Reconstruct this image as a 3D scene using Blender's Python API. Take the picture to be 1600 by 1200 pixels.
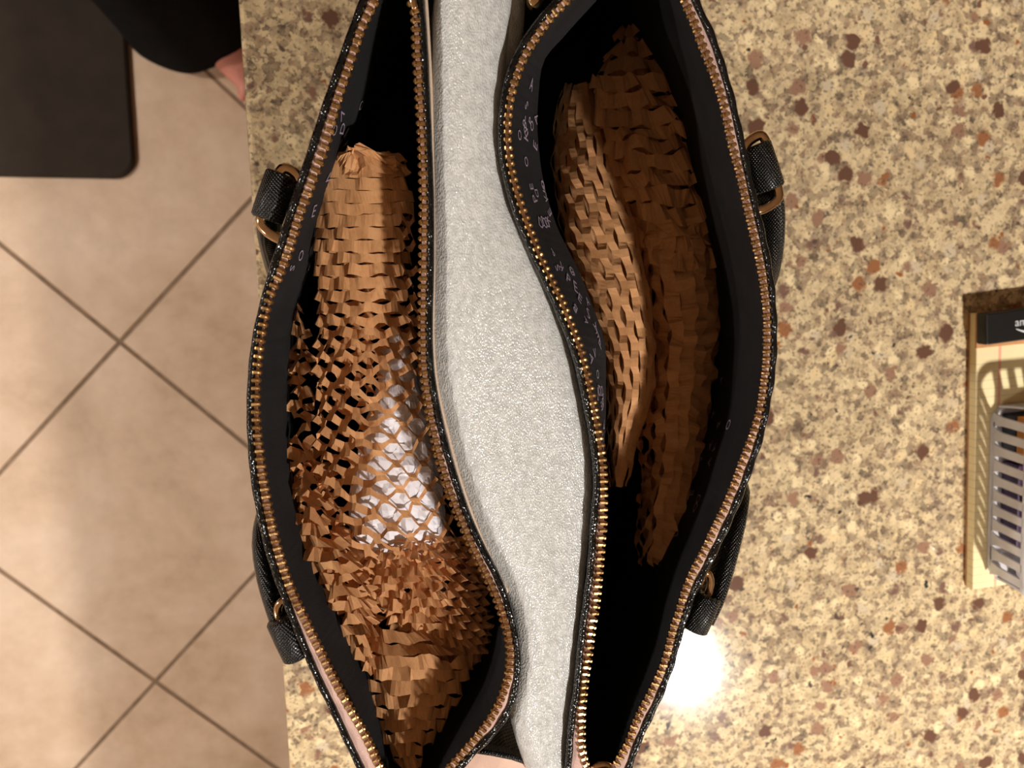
import bpy, bmesh, math, random
from mathutils import Vector, Matrix, noise
for o in list(bpy.data.objects): bpy.data.objects.remove(o)
scene = bpy.context.scene
C = scene.collection
rnd = random.Random(7)
# ------------------------------------------------------------------ camera
F = 1200.0                       # focal length in pixels of the 1600 x 1200 frame
CAMZ = 1.43                      # eye height over the kitchen floor
g = Vector((615-800, 431-600, F)).normalized()       # straight down, in camera axes (right, down, forward)
ZU = -g
XW = Vector((1, 0, 0)); XW = (XW - XW.dot(ZU)*ZU).normalized()
YW = ZU.cross(XW)
def ray(px, py):
    d = Vector((px-800, py-600, F)); return Vector((d.dot(XW), d.dot(YW), d.dot(ZU)))
def P(px, py, z):                # place a point of the room at real height z
    r = ray(px, py); t = (z-CAMZ)/r.z
    return Vector((r.x*t, r.y*t, z))
cd = bpy.data.cameras.new('camera'); cam = bpy.data.objects.new('camera', cd); C.objects.link(cam)
right = Vector((XW.x, YW.x, ZU.x)); down = Vector((XW.y, YW.y, ZU.y)); fwd = Vector((XW.z, YW.z, ZU.z))
m3 = Matrix((right, -down, -fwd)).transposed()
cam.matrix_world = Matrix.Translation((0, 0, CAMZ)) @ m3.to_4x4()
cd.sensor_fit = 'HORIZONTAL'; cd.sensor_width = 34.6667; cd.lens = 26.0
cd.clip_start = 0.02; cd.clip_end = 20
cd.dof.use_dof = True; cd.dof.focus_distance = 0.325; cd.dof.aperture_fstop = 13
scene.camera = cam
# ------------------------------------------------------------------ light
w = bpy.data.worlds.new('world'); scene.world = w; w.use_nodes = True
w.node_tree.nodes['Background'].inputs[0].default_value = (1, .86, .7, 1)
w.node_tree.nodes['Background'].inputs[1].default_value = 0.05
vs = scene.view_settings
vs.view_transform = 'Standard'; vs.look = 'None'; vs.gamma = 1; vs.use_curve_mapping = False
vs.exposure = 0.46
CEIL = 2.45
LAMPS = [((0.81, -1.13), 920, 'round recessed ceiling downlight above the countertop beside the handbag'),
         ((-2.15, 0.25), 800, 'added round fill light in the ceiling near the left wall beside the person'),  # added, unseen lamp: brightens the floor without reaching the right compartment
         ((-2.15, -1.35), 800, 'added round fill light in the ceiling near the left wall above open floor')]  # further added floor fill, grazing the bag from the lower left
LAMP_COL = (1.0, 0.94, 0.86)
R = 1.13                          # height of the bag rim
CT = 0.91                         # countertop
# ------------------------------------------------------------------ helpers
def srgb(r, g_, b):
    f = lambda c: (c/255/12.92 if c/255 <= .04045 else ((c/255+.055)/1.055)**2.4)
    return (f(r), f(g_), f(b), 1)
class MB:
    def __init__(s): s.v = []; s.f = []
    def add(s, vs_, fs):
        n = len(s.v); s.v += [tuple(p) for p in vs_]; s.f += [tuple(i+n for i in f) for f in fs]
    def box(s, lo, hi):
        x0, y0, z0 = lo; x1, y1, z1 = hi
        s.add([(x0,y0,z0),(x1,y0,z0),(x1,y1,z0),(x0,y1,z0),(x0,y0,z1),(x1,y0,z1),(x1,y1,z1),(x0,y1,z1)],
              [(3,2,1,0),(4,5,6,7),(0,1,5,4),(1,2,6,5),(2,3,7,6),(3,0,4,7)])
    def grid(s, rows, closed=False):
        n = len(rows[0]); fs = []
        for i in range(len(rows)-1):
            for j in range(n if closed else n-1):
                k = (j+1) % n
                fs.append((i*n+j, i*n+k, (i+1)*n+k, (i+1)*n+j))
        s.add([p for r_ in rows for p in r_], fs)
    def tube(s, path, ra, rb=None, seg=10, closed=False, up=Vector((0,0,1)), caps=True):
        """sweep an ellipse (ra sideways, rb along up) along a path; radii may be lists"""
        n = len(path); rows = []
        for i, p in enumerate(path):
            a = path[(i-1) % n] if (closed or i) else path[0]
            b = path[(i+1) % n] if (closed or i < n-1) else path[-1]
            t = (Vector(b)-Vector(a)).normalized()
            side = t.cross(up)
            if side.length < 1e-4: side = t.cross(Vector((1,0,0)))
            side.normalize(); u2 = side.cross(t).normalized()
            r1 = ra[i] if isinstance(ra, (list, tuple)) else ra
            r2 = (rb[i] if isinstance(rb, (list, tuple)) else rb) if rb is not None else r1
            rows.append([Vector(p)+side*r1*math.cos(2*math.pi*k/seg)+u2*r2*math.sin(2*math.pi*k/seg) for k in range(seg)])
        if closed: rows.append(rows[0])
        b0 = len(s.v); s.grid(rows, True)
        if not closed and caps:
            s.f.append(tuple(b0+k for k in reversed(range(seg))))
            e = b0+(len(rows)-1)*seg; s.f.append(tuple(e+k for k in range(seg)))
    def build(s, name, mat, parent=None, smooth=False, fix=True, bevel=0, **kw):
        me = bpy.data.meshes.new(name); me.from_pydata(s.v, [], s.f); me.update()
        if fix or bevel:
            bm = bmesh.new(); bm.from_mesh(me)
            bmesh.ops.recalc_face_normals(bm, faces=bm.faces)
            if bevel: bmesh.ops.bevel(bm, geom=bm.edges[:], offset=bevel, segments=2, profile=.6, affect='EDGES')
            bm.to_mesh(me); bm.free()
        if smooth:
            for p in me.polygons: p.use_smooth = True
        me.materials.append(mat)
        return link(name, me, parent, **kw)
def link(name, me, parent=None, label=None, cat=None, group=None, kind=None):
    o = bpy.data.objects.new(name, me); C.objects.link(o)
    if parent:
        o.parent = parent
        wl = Vector(); q = parent
        while q: wl += q.location; q = q.parent
        o.location = -wl
    tag(o, label, cat, group, kind); return o
def tag(o, label=None, cat=None, group=None, kind=None):
    if label: o['label'] = label
    if cat: o['category'] = cat
    if group: o['group'] = group
    if kind: o['kind'] = kind
def empty(name, loc, label=None, cat=None, group=None, kind=None):
    o = bpy.data.objects.new(name, None); C.objects.link(o); o.location = loc; o.empty_display_size = .05
    tag(o, label, cat, group, kind); return o
def catmull(pts, n):
    """smooth curve through pts, resampled to n points of even spacing"""
    pts = [Vector(p) for p in pts]; e = [2*pts[0]-pts[1]]+pts+[2*pts[-1]-pts[-2]]; out = []
    for i in range(1, len(e)-2):
        for k in range(12):
            t = k/12; a, b, c, d = e[i-1], e[i], e[i+1], e[i+2]
            out.append(.5*((2*b)+(c-a)*t+(2*a-5*b+4*c-d)*t*t+(3*b-a-3*c+d)*t**3))
    out.append(pts[-1])
    return resample(out, n)
def resample(out, n):
    L = [0]
    for a, b in zip(out, out[1:]): L.append(L[-1]+(b-a).length)
    res = []; j = 0
    for i in range(n):
        s = L[-1]*i/(n-1)
        while j < len(L)-2 and L[j+1] < s: j += 1
        t = (s-L[j])/max(1e-9, L[j+1]-L[j]); res.append(out[j].lerp(out[j+1], min(1, t)))
    return res
def length(p): return sum((b-a).length for a, b in zip(p, p[1:]))
def interp(tab, x):
    if x <= tab[0][0]: return tab[0][1:]
    for a, b in zip(tab, tab[1:]):
        if x <= b[0]:
            t = (x-a[0])/(b[0]-a[0]); return tuple(p+(q-p)*t for p, q in zip(a[1:], b[1:]))
    return tab[-1][1:]
def nvec(p): return noise.noise_vector(p)
# ------------------------------------------------------------------ materials
def mat(name, col=(.5,.5,.5,1), rough=.5, metal=0, spec=.5):
    m = bpy.data.materials.new(name); m.use_nodes = True; nt = m.node_tree
    b = nt.nodes['Principled BSDF']
    b.inputs['Base Color'].default_value = col; b.inputs['Roughness'].default_value = rough
    b.inputs['Metallic'].default_value = metal; b.inputs['Specular IOR Level'].default_value = spec
    return m, nt, b
def nd(nt, t, **kw):
    n = nt.nodes.new(t)
    for k, v in kw.items():
        if k in n.inputs: n.inputs[k].default_value = v
        else: setattr(n, k, v)
    return n
def ramp(nt, src, stops, const=False):
    r = nt.nodes.new('ShaderNodeValToRGB'); e = r.color_ramp.elements
    if const: r.color_ramp.interpolation = 'CONSTANT'
    while len(e) < len(stops): e.new(.5)
    for el, (p, c) in zip(e, stops): el.position = p; el.color = c
    nt.links.new(src, r.inputs[0]); return r.outputs[0]
def mixc(nt, fac, a, b, mode='MIX'):
    n = nt.nodes.new('ShaderNodeMix'); n.data_type = 'RGBA'; n.blend_type = mode
    for s_, v in ((n.inputs[0], fac), (n.inputs[6], a), (n.inputs[7], b)):
        if isinstance(v, bpy.types.NodeSocket): nt.links.new(v, s_)
        else: s_.default_value = v
    return n.outputs[2]
def math_(nt, op, a, b=0.0):
    n = nt.nodes.new('ShaderNodeMath'); n.operation = op
    for s_, v in ((n.inputs[0], a), (n.inputs[1], b)):
        if isinstance(v, bpy.types.NodeSocket): nt.links.new(v, s_)
        else: s_.default_value = v
    return n.outputs[0]
def coords(nt, scale=(1,1,1), rot=(0,0,0), geo=True):
    t = nt.nodes.new('ShaderNodeNewGeometry') if geo else nt.nodes.new('ShaderNodeTexCoord')
    mp = nd(nt, 'ShaderNodeMapping'); mp.inputs['Scale'].default_value = scale; mp.inputs['Rotation'].default_value = rot
    nt.links.new(t.outputs['Position' if geo else 'Object'], mp.inputs[0]); return mp.outputs[0]
def bump(nt, b, h, strength, dist):
    n = nd(nt, 'ShaderNodeBump', Strength=strength, Distance=dist)
    nt.links.new(h, n.inputs['Height']); nt.links.new(n.outputs[0], b.inputs['Normal'])
def tex(nt, kind, vec, **kw):
    n = nd(nt, kind, **kw); nt.links.new(vec, n.inputs['Vector']); return n
M = {}
def granite():
    m, nt, b = mat('speckled_stone', rough=.095, spec=.5)
    co = coords(nt)
    def warp(scale, amt):
        wob = tex(nt, 'ShaderNodeTexNoise', co, Scale=scale, Detail=4)
        off = nd(nt, 'ShaderNodeVectorMath', operation='MULTIPLY_ADD')
        nt.links.new(wob.outputs['Color'], off.inputs[0]); off.inputs[1].default_value = (amt,)*3; nt.links.new(co, off.inputs[2])
        return off.outputs[0]
    cw = warp(170, .011); cf = warp(330, .006)
    n1 = tex(nt, 'ShaderNodeTexNoise', co, Scale=105, Detail=6, Roughness=.72)
    base = ramp(nt, n1.outputs[0], [(.30, srgb(96,82,68)), (.40, srgb(138,119,97)), (.48, srgb(180,157,124)), (.56, srgb(212,189,149)), (.72, srgb(234,212,172))])
    v1 = tex(nt, 'ShaderNodeTexVoronoi', cf, Scale=210)
    sx = nt.nodes.new('ShaderNodeSeparateColor'); nt.links.new(v1.outputs['Color'], sx.inputs[0])
    c1 = ramp(nt, sx.outputs[0], [(0, srgb(236,214,172)), (.36, srgb(214,190,150)), (.56, srgb(172,152,128)), (.70, srgb(150,122,102)), (.82, srgb(118,98,84)), (.93, srgb(84,76,70))], True)
    col = mixc(nt, .5, base, c1)
    def chips(scale, thr, rad, stops, prev, sub, soft=.7, vec=None):
        v = tex(nt, 'ShaderNodeTexVoronoi', vec or cw, Scale=scale)
        s = nt.nodes.new('ShaderNodeSeparateColor'); nt.links.new(v.outputs['Color'], s.inputs[0])
        a = math_(nt, 'GREATER_THAN', s.outputs[sub], thr)
        d = nd(nt, 'ShaderNodeMapRange'); nt.links.new(v.outputs['Distance'], d.inputs[0])
        d.inputs[1].default_value = rad; d.inputs[2].default_value = rad*soft
        return mixc(nt, math_(nt, 'MULTIPLY', a, d.outputs[0]), prev, ramp(nt, s.outputs[(sub+1) % 3], stops, True))
    col = chips(80, .60, .46, [(0, srgb(242,220,176)), (.5, srgb(232,206,160)), (.8, srgb(212,194,166))], col, 0, .55)
    col = chips(64, .62, .44, [(0, srgb(140,106,88)), (.30, srgb(158,122,100)), (.52, srgb(108,76,62)), (.70, srgb(158,106,72)), (.82, srgb(128,98,86))], col, 1)
    col = chips(115, .76, .42, [(0, srgb(156,96,58)), (.26, srgb(122,88,74)), (.60, srgb(50,50,50)), (.80, srgb(90,76,68))], col, 2)
    n3 = tex(nt, 'ShaderNodeTexNoise', co, Scale=420, Detail=3)
    dk = ramp(nt, n3.outputs[0], [(.34, (1,1,1,1)), (.42, (0,0,0,1))])
    col = mixc(nt, math_(nt, 'MULTIPLY', dk, .7), col, srgb(96,86,74))
    nt.links.new(col, b.inputs['Base Color']); M['granite'] = m
def tile():
    m, nt, b = mat('beige_tile', rough=.5, spec=.4)
    co = coords(nt)
    n1 = tex(nt, 'ShaderNodeTexNoise', co, Scale=4.5, Detail=6, Roughness=.62, Distortion=.4)
    n2 = tex(nt, 'ShaderNodeTexNoise', co, Scale=28, Detail=4, Roughness=.6)
    c = ramp(nt, n1.outputs[0], [(.32, srgb(176,148,120)), (.5, srgb(200,172,146)), (.68, srgb(214,190,168))])
    c = mixc(nt, .25, c, ramp(nt, n2.outputs[0], [(.3, srgb(168,138,112)), (.7, srgb(222,198,176))]))
    nt.links.new(c, b.inputs['Base Color'])
    nt.links.new(ramp(nt, n2.outputs[0], [(.3, (.42,)*3+(1,)), (.7, (.58,)*3+(1,))]), b.inputs['Roughness'])
    bump(nt, b, n1.outputs[0], .2, .004); M['tile'] = m
def kraft(name, c0, c1):
    m, nt, b = mat(name, rough=.72, spec=.25)
    co = coords(nt)
    n1 = tex(nt, 'ShaderNodeTexNoise', co, Scale=90, Detail=5, Roughness=.6)
    n2 = tex(nt, 'ShaderNodeTexNoise', coords(nt, (2500, 500, 1500)), Scale=1, Detail=2)
    c = mixc(nt, .3, ramp(nt, n1.outputs[0], [(.3, c0), (.7, c1)]), ramp(nt, n2.outputs[0], [(.35, c0), (.65, c1)]))
    nt.links.new(c, b.inputs['Base Color'])
    bump(nt, b, n1.outputs[0], .25, .002)
    tr = nd(nt, 'ShaderNodeBsdfTranslucent'); nt.links.new(c, tr.inputs[0])
    mx = nd(nt, 'ShaderNodeMixShader'); mx.inputs[0].default_value = .06
    out = nt.nodes['Material Output']
    nt.links.new(b.outputs[0], mx.inputs[1]); nt.links.new(tr.outputs[0], mx.inputs[2]); nt.links.new(mx.outputs[0], out.inputs[0])
    M[name] = m
def foam():
    m, nt, b = mat('white_foam', rough=.16, spec=.6)
    v = tex(nt, 'ShaderNodeTexVoronoi', coords(nt, (1700, 1000, 1500)), Scale=1)
    n = tex(nt, 'ShaderNodeTexNoise', coords(nt, (420, 260, 420)), Scale=1, Detail=3)
    h = math_(nt, 'ADD', v.outputs['Distance'], math_(nt, 'MULTIPLY', n.outputs[0], 1.2))
    c = ramp(nt, n.outputs[0], [(.35, srgb(192,193,192)), (.65, srgb(212,213,212))])
    nt.links.new(c, b.inputs['Base Color'])
    b.inputs['Subsurface Weight'].default_value = .25; b.inputs['Subsurface Radius'].default_value = (.006,.006,.005); b.inputs['Subsurface Scale'].default_value = .6
    bump(nt, b, h, .8, .0004); M['foam'] = m
def leather(name, col, rough, scale, strength):
    m, nt, b = mat(name, col=col, rough=rough, spec=.5)
    a = tex(nt, 'ShaderNodeTexWave', coords(nt, (scale,)*3, (.3, .2, .75)), Scale=1, Distortion=1.2, Detail=1)
    c = tex(nt, 'ShaderNodeTexWave', coords(nt, (scale,)*3, (-.2, .3, -.75)), Scale=1, Distortion=1.2, Detail=1)
    bump(nt, b, math_(nt, 'MULTIPLY', a.outputs['Fac'], c.outputs['Fac']), strength, .0005); M[name] = m
def fabric(name, col, rough=.9, scale=1800, strength=.3, spec=.2, var=.25):
    m, nt, b = mat(name, col=col, rough=rough, spec=spec)
    n = tex(nt, 'ShaderNodeTexNoise', coords(nt), Scale=scale, Detail=3)
    n2 = tex(nt, 'ShaderNodeTexNoise', coords(nt), Scale=60, Detail=4)
    d = tuple(x*(1-var) for x in col[:3])+(1,); l = tuple(min(1, x*(1+var)) for x in col[:3])+(1,)
    nt.links.new(ramp(nt, n2.outputs[0], [(.3, d), (.7, l)]), b.inputs['Base Color'])
    bump(nt, b, n.outputs[0], strength, .0006); M[name] = m
def metal(name, col, rough):
    m, nt, b = mat(name, col=col, rough=rough, metal=1)
    n = tex(nt, 'ShaderNodeTexNoise', coords(nt), Scale=300, Detail=2)
    nt.links.new(ramp(nt, n.outputs[0], [(.3, tuple(x*.85 for x in col[:3])+(1,)), (.7, col)]), b.inputs['Base Color']); M[name] = m
def plain(name, col, rough=.6, spec=.4, var=.08, sc=40):
    m, nt, b = mat(name, col=col, rough=rough, spec=spec)
    n = tex(nt, 'ShaderNodeTexNoise', coords(nt), Scale=sc, Detail=3)
    nt.links.new(ramp(nt, n.outputs[0], [(.3, tuple(x*(1-var) for x in col[:3])+(1,)), (.7, tuple(min(1, x*(1+var)) for x in col[:3])+(1,))]), b.inputs['Base Color']); M[name] = m
granite(); tile(); foam()
kraft('kraft', srgb(200,142,94), srgb(226,172,122))
leather('black_leather', srgb(15,15,15), .30, 330, .8)
leather('piping_leather', srgb(13,13,14), .13, 260, .28)
fabric('lining', srgb(29,28,30), .8, 1500, .35, .3)
fabric('zip_tape', srgb(206,174,164), .75, 2400, .5, .3, .12)
fabric('pink_leather', srgb(222,186,168), .6, 2200, .4, .3, .06)
fabric('cream_edge', srgb(214,190,168), .5, 900, .2, .4, .06)
metal('gold', srgb(206,168,116), .30)
metal('bright_gold', srgb(226,190,150), .10)
plain('print', srgb(150,136,154), .8)
plain('grout', srgb(134,112,92), .9, .2, .2, 60)
plain('mat_rubber', srgb(48,40,34), .85, .2, .15, 30)
fabric('black_cloth', srgb(14,14,15), .95, 900, .3, .1)
plain('skin', srgb(196,128,112), .5, .4, .08, 30)
plain('hair', srgb(40,28,20), .6)
plain('wall_paint', srgb(150,134,116), .8, .2, .03, 2)
plain('ceiling_paint', srgb(206,198,188), .8, .2, .03, 2)
plain('cabinet_paint', srgb(120,84,58), .5, .4, .15, 8)
plain('tissue', srgb(228,226,234), .7, .2, .04, 60)
plain('box_black', srgb(18,17,17), .4, .4)
plain('logo_white', srgb(226,226,230), .6)
plain('purple_card', srgb(50,22,58), .5, .4, .2)
plain('orange_card', srgb(196,126,38), .5, .4, .1)
plain('white_trim', srgb(235,232,226), .5)
def legal_pad():
    m, nt, b = mat('ruled_yellow_paper', rough=.8, spec=.2)
    t = nt.nodes.new('ShaderNodeTexCoord'); s = nt.nodes.new('ShaderNodeSeparateXYZ'); nt.links.new(t.outputs['Object'], s.inputs[0])
    fr = math_(nt, 'FRACT', math_(nt, 'MULTIPLY', s.outputs[1], 1/.0064))
    ln = math_(nt, 'MULTIPLY', math_(nt, 'LESS_THAN', fr, .07), math_(nt, 'LESS_THAN', s.outputs[1], -.035))
    c = mixc(nt, math_(nt, 'MULTIPLY', ln, .5), srgb(248,230,182), srgb(150,150,120))
    d = math_(nt, 'ABSOLUTE', math_(nt, 'SUBTRACT', s.outputs[0], .0195))
    c = mixc(nt, math_(nt, 'MULTIPLY', math_(nt, 'LESS_THAN', d, .0012), .75), c, srgb(238,160,140))
    nt.links.new(c, b.inputs['Base Color']); M['pad'] = m
legal_pad()
m, nt, b = mat('milky_plastic', srgb(218,214,216), .35)
n_ = tex(nt, 'ShaderNodeTexNoise', coords(nt), Scale=50); nt.links.new(ramp(nt, n_.outputs[0], [(.3, srgb(206,203,206)), (.7, srgb(224,221,224))]), b.inputs['Base Color'])
b.inputs['Transmission Weight'].default_value = .12; M['plastic'] = m
def emissive(name, strength):
    m, nt, b = mat(name, (1,1,1,1)); b.inputs['Emission Color'].default_value = LAMP_COL+(1,); b.inputs['Emission Strength'].default_value = strength
    return m
# ------------------------------------------------------------------ the room
X0, X1, Y0, Y1 = -2.6, 2.6, -2.4, 2.4
mb = MB(); mb.box((X0-.1, Y0-.1, -.06), (X1+.1, Y1+.1, -.002)); floor = mb.build('floor', M['grout'], kind='structure')
mb = MB(); mb.box((X0-.1, Y0-.1, CEIL), (X1+.1, Y1+.1, CEIL+.08)); mb.build('ceiling', M['ceiling_paint'], kind='structure')
for nm, lo, hi in (('wall_left', (X0-.1, Y0, 0), (X0, Y1, CEIL)), ('wall_right', (X1, Y0, 0), (X1+.1, Y1, CEIL)),
                   ('wall_back', (X0-.1, Y1, 0), (X1+.1, Y1+.1, CEIL)), ('wall_front', (X0-.1, Y0-.1, 0), (X1+.1, Y0, CEIL))):
    mb = MB(); mb.box(lo, hi); mb.build(nm, M['wall_paint'], kind='structure')
# floor tiles: a diagonal grid through the crossing seen left of the bag
TS = .4505; a0 = math.radians(-43.2)
u1 = Vector((math.cos(a0), math.sin(a0), 0)); u2 = Vector((-u1.y, u1.x, 0)); org = P(187.7, 534.3, 0)
G = .0036
tm = MB(); h_ = TS-G*2
tm.box((0, 0, -.008), (h_, h_, 0)); tmo = None
vis = bpy.data.meshes.new('floor_tile')
for i in range(-7, 8):
    for j in range(-7, 8):
        p = org+u1*(i*TS+G)+u2*(j*TS+G); c = p+(u1+u2)*TS/2
        if not (X0+.33 < c.x < X1-.33 and Y0+.33 < c.y < Y1-.33): continue
        if tmo is None:
            tmo = tm.build('floor_tile', M['tile'], floor, bevel=.0012); o = tmo
        else:
            o = tmo.copy(); C.objects.link(o)
        o.location = p-floor.location; o.rotation_euler.z = a0
# downlights; those near the left wall are added floor fill
def downlight(xy, strength, label):
    t = empty('ceiling_downlight', (xy[0], xy[1], CEIL-.012), label, 'ceiling light', 'recessed ceiling downlights')
    x, y = xy
    mb = MB(); rows = []
    for rr, z in ((.066, -.001), (.066, -.012), (.072, -.014), (.088, -.010), (.09, 0)):
        rows.append([(x+rr*math.cos(k*math.pi/16), y+rr*math.sin(k*math.pi/16), CEIL+z) for k in range(32)])
    mb.grid(rows, True); mb.build('trim_ring', M['white_trim'], t, True)
    mb = MB(); rows = [[(x+rr*math.cos(k*math.pi/16), y+rr*math.sin(k*math.pi/16), CEIL+z) for k in range(32)] for rr, z in ((.064, -.006), (.045, -.009), (.02, -.011))]
    mb.grid(rows, True); mb.f.append(tuple(64+k for k in range(32)))
    mb.build('lamp_lens', emissive('lamp_glow', strength), t, True)
for a in LAMPS: downlight(*a)
# countertop on its cabinet
ang = math.radians(1.15)
def ctr(x, y, z):       # counter axes: x from the front edge, y along it
    e = P(397, 380, CT)
    return Vector((e.x + x*math.cos(ang) - (y)*math.sin(ang)*-1, e.y - x*math.sin(ang)*-1*0 + y, z))
mb = MB()
def slab(x0, x1, y0, y1, z0, z1): mb.add([ctr(x0,y0,z0),ctr(x1,y0,z0),ctr(x1,y1,z0),ctr(x0,y1,z0),ctr(x0,y0,z1),ctr(x1,y0,z1),ctr(x1,y1,z1),ctr(x0,y1,z1)],
              [(3,2,1,0),(4,5,6,7),(0,1,5,4),(1,2,6,5),(2,3,7,6),(3,0,4,7)])
ang = -math.radians(1.15)
slab(0, 1.15, -1.5, 1.3, CT-.035, CT)
mb.build('countertop', M['granite'], None, bevel=.003, label='polished speckled beige and brown stone countertop under the handbag', cat='countertop')
cab = empty('base_cabinet', ctr(.5, 0, 0), 'brown wooden base cabinet carrying the speckled countertop', 'cabinet')
mb = MB(); slab(.05, 1.1, -1.45, 1.25, .1, CT-.035); mb.build('body', M['cabinet_paint'], cab)
mb = MB(); slab(.12, 1.05, -1.4, 1.2, 0, .1); mb.build('plinth', M['cabinet_paint'], cab)
for k in range(5):
    y = -1.43+k*.535
    mb = MB(); slab(.03, .05, y, y+.52, .12, CT-.05); d = mb.build('door', M['cabinet_paint'], cab, bevel=.003)
    mb = MB(); mb.tube([ctr(.03, y+.46, .62), ctr(.005, y+.46, .625), ctr(.005, y+.46, .735), ctr(.03, y+.46, .74)], .005, seg=8); mb.build('handle', M['gold'], d, True)
# dark mat on the floor, upper left
mc = [P(207, 252, .012), P(183, 40, .012)]
mb = MB(); pts = []
x1_, y0_ = -.430, .163; x0_, y1_ = -1.02, .72; rr = .035
for cx, cy, s in ((x1_-rr, y0_+rr, -90), (x1_-rr, y1_-rr, 0), (x0_+rr, y1_-rr, 90), (x0_+rr, y0_+rr, 180)):
    for k in range(7): a = math.radians(s+k*15); pts.append((cx+rr*math.cos(a), cy+rr*math.sin(a)))
n = len(pts); cxm, cym = (x0_+x1_)/2, (y0_+y1_)/2
mb.grid([[(x+(cxm-x)*i_/.3, y+(cym-y)*i_/.3, z) for x, y in pts] for i_, z in ((0, 0.0005), (0, .009), (.004, .013))], True)
mb.f.append(tuple(2*n+k for k in range(n))); mb.f.append(tuple(reversed(range(n))))
mb.build('floor_mat', M['mat_rubber'], label='dark brown floor mat with rounded corners on the beige tiles', cat='mat')
# ------------------------------------------------------------------ person beside the counter
def person():
    hip = Vector((-.47, .60, 0)); fdir = Vector((.66, -.75, 0)).normalized(); sd = Vector((-fdir.y, fdir.x, 0))   # sd = person's left
    t = empty('person', (-.36, .44, 0), 'person in black wide trousers standing barefoot beside the countertop', 'person')
    me = bpy.data.meshes.new('body'); V = []; E = []; Rr = []
    def v(p, r_, par=None):
        V.append(tuple(p)); Rr.append(r_)
        if par is not None: E.append((par, len(V)-1))
        return len(V)-1
    A1 = Vector((-.345, .455, 0)); A2 = A1+Vector((-.17, .20, 0))*1.0
    A2 = Vector((-.50, .60, 0)) + sd*.06
    pel = Vector((-.44, .54, .93)) + Vector((-.02, .02, 0))
    b0 = v(pel, .13)
    b1 = v(pel+Vector((0,0,.14)), .12, b0); b2 = v(pel+Vector((0,0,.30)), .135, b1); b3 = v(pel+Vector((0,0,.44)), .11, b2)
    nk = v(pel+Vector((0,0,.53)), .055, b3); hd = v(pel+Vector((0,0,.60))+fdir*.02, .075, nk)
    h2 = v(pel+Vector((0,0,.68))+fdir*.03, .095, hd); h3 = v(pel+Vector((0,0,.76))+fdir*.02, .07, h2)
    v(pel+Vector((0,0,.655))+fdir*.125, .014, h2)      # nose
    for s in (-1, 1):
        v(pel+Vector((0,0,.66))+sd*s*.10, .018, h2)    # ear
        sh = v(pel+Vector((0,0,.43))+sd*s*.17, .06, b3); el = v(pel+Vector((0,0,.15))+sd*s*.24-fdir*.02, .042, sh)
        wr = v(pel+Vector((0,0,-.07))+sd*s*.25+fdir*.06, .028, el); pm = v(pel+Vector((0,0,-.14))+sd*s*.25+fdir*.08, .034, wr)
        for q in range(4):
            f0 = v(pel+Vector((0,0,-.19))+sd*s*.25+fdir*(.05+.02*q), .009, pm); v(pel+Vector((0,0,-.25+.01*abs(q-1)))+sd*s*.245+fdir*(.055+.02*q), .008, f0)
        v(pel+Vector((0,0,-.17))+sd*s*.235+fdir*.13, .010, pm)
    for (A, s) in ((A1, -1), (A2, 1)):
        hp = v(pel+Vector((0,0,-.06))+(A-pel).normalized()*0+ (Vector((A.x, A.y, 0))-Vector((pel.x, pel.y, 0)))*.5, .085, b0)
        kn = v(Vector((A.x, A.y, .48))+fdir*.01, .058, hp); an = v(Vector((A.x, A.y, .085)), .038, kn)
        v(Vector((A.x, A.y, .03))-fdir*.045, .03, an)
        mf = v(Vector((A.x, A.y, .045))+fdir*.075, .036, an); bl = v(Vector((A.x, A.y, .024))+fdir*.135, .034, mf)
        for q in range(5):
            v(Vector((A.x, A.y, .014))+fdir*(.195-.008*abs(q-.8))+sd*(q-2)*.016*s*-1, .0095 if q else .013, bl)
    me.from_pydata(V, E, []); o = link('body', me, t); me.materials.append(M['skin'])
    sk = o.modifiers.new('skin', 'SKIN')
    for i, d in enumerate(me.skin_vertices[0].data): d.radius = (Rr[i], Rr[i])
    me.skin_vertices[0].data[0].use_root = True
    sk.use_smooth_shade = True; o.modifiers.new('sub', 'SUBSURF').levels = 1
    # wide black trousers
    mb = MB()
    for A in (A1, A2):
        rows = []; pz = Vector((pel.x, pel.y, 0)); hpx = pz+(Vector((A.x, A.y, 0))-pz)*.5
        for z, r_, f in ((.035, .105, 0), (.12, .098, 0), (.3, .088, .1), (.5, .09, .25), (.7, .105, .7), (.86, .12, 1), (.95, .125, 1.2)):
            c = Vector((A.x, A.y, 0)).lerp(hpx, min(f, 1)) + Vector((0,0,z)) + fdir*(.022 if z < .2 else 0)
            rows.append([c+fdir*r_*(1.05 if z < .2 else 1)*math.cos(k*math.pi/24)*(1+.05*math.sin(5*k*math.pi/24))+sd*r_*math.sin(k*math.pi/24)*(1+.04*math.cos(4*k*math.pi/24)) for k in range(48)])
        mb.grid(rows, True)
    mb.build('trousers', M['black_cloth'], t, True, label='wide black trousers')
    mb = MB(); rows = []
    for z, rx, ry in ((-.10, .15, .19), (.0, .145, .185), (.14, .13, .17), (.30, .14, .185), (.42, .12, .19), (.48, .075, .11), (.505, .06, .065)):
        rows.append([pel+Vector((0,0,z))+fdir*rx*math.cos(k*math.pi/12)+sd*ry*math.sin(k*math.pi/12) for k in range(24)])
    mb.grid(rows, True)
    for s in (-1, 1):
        mb.tube([pel+Vector((0,0,.44))+sd*s*.15, pel+Vector((0,0,.40))+sd*s*.185, pel+Vector((0,0,.24))+sd*s*.225], [.07, .075, .066], seg=14)
    mb.build('shirt', M['black_cloth'], t, True)
    mb = MB(); rows = []; hc = pel+Vector((0,0,.70))+fdir*.01
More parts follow.
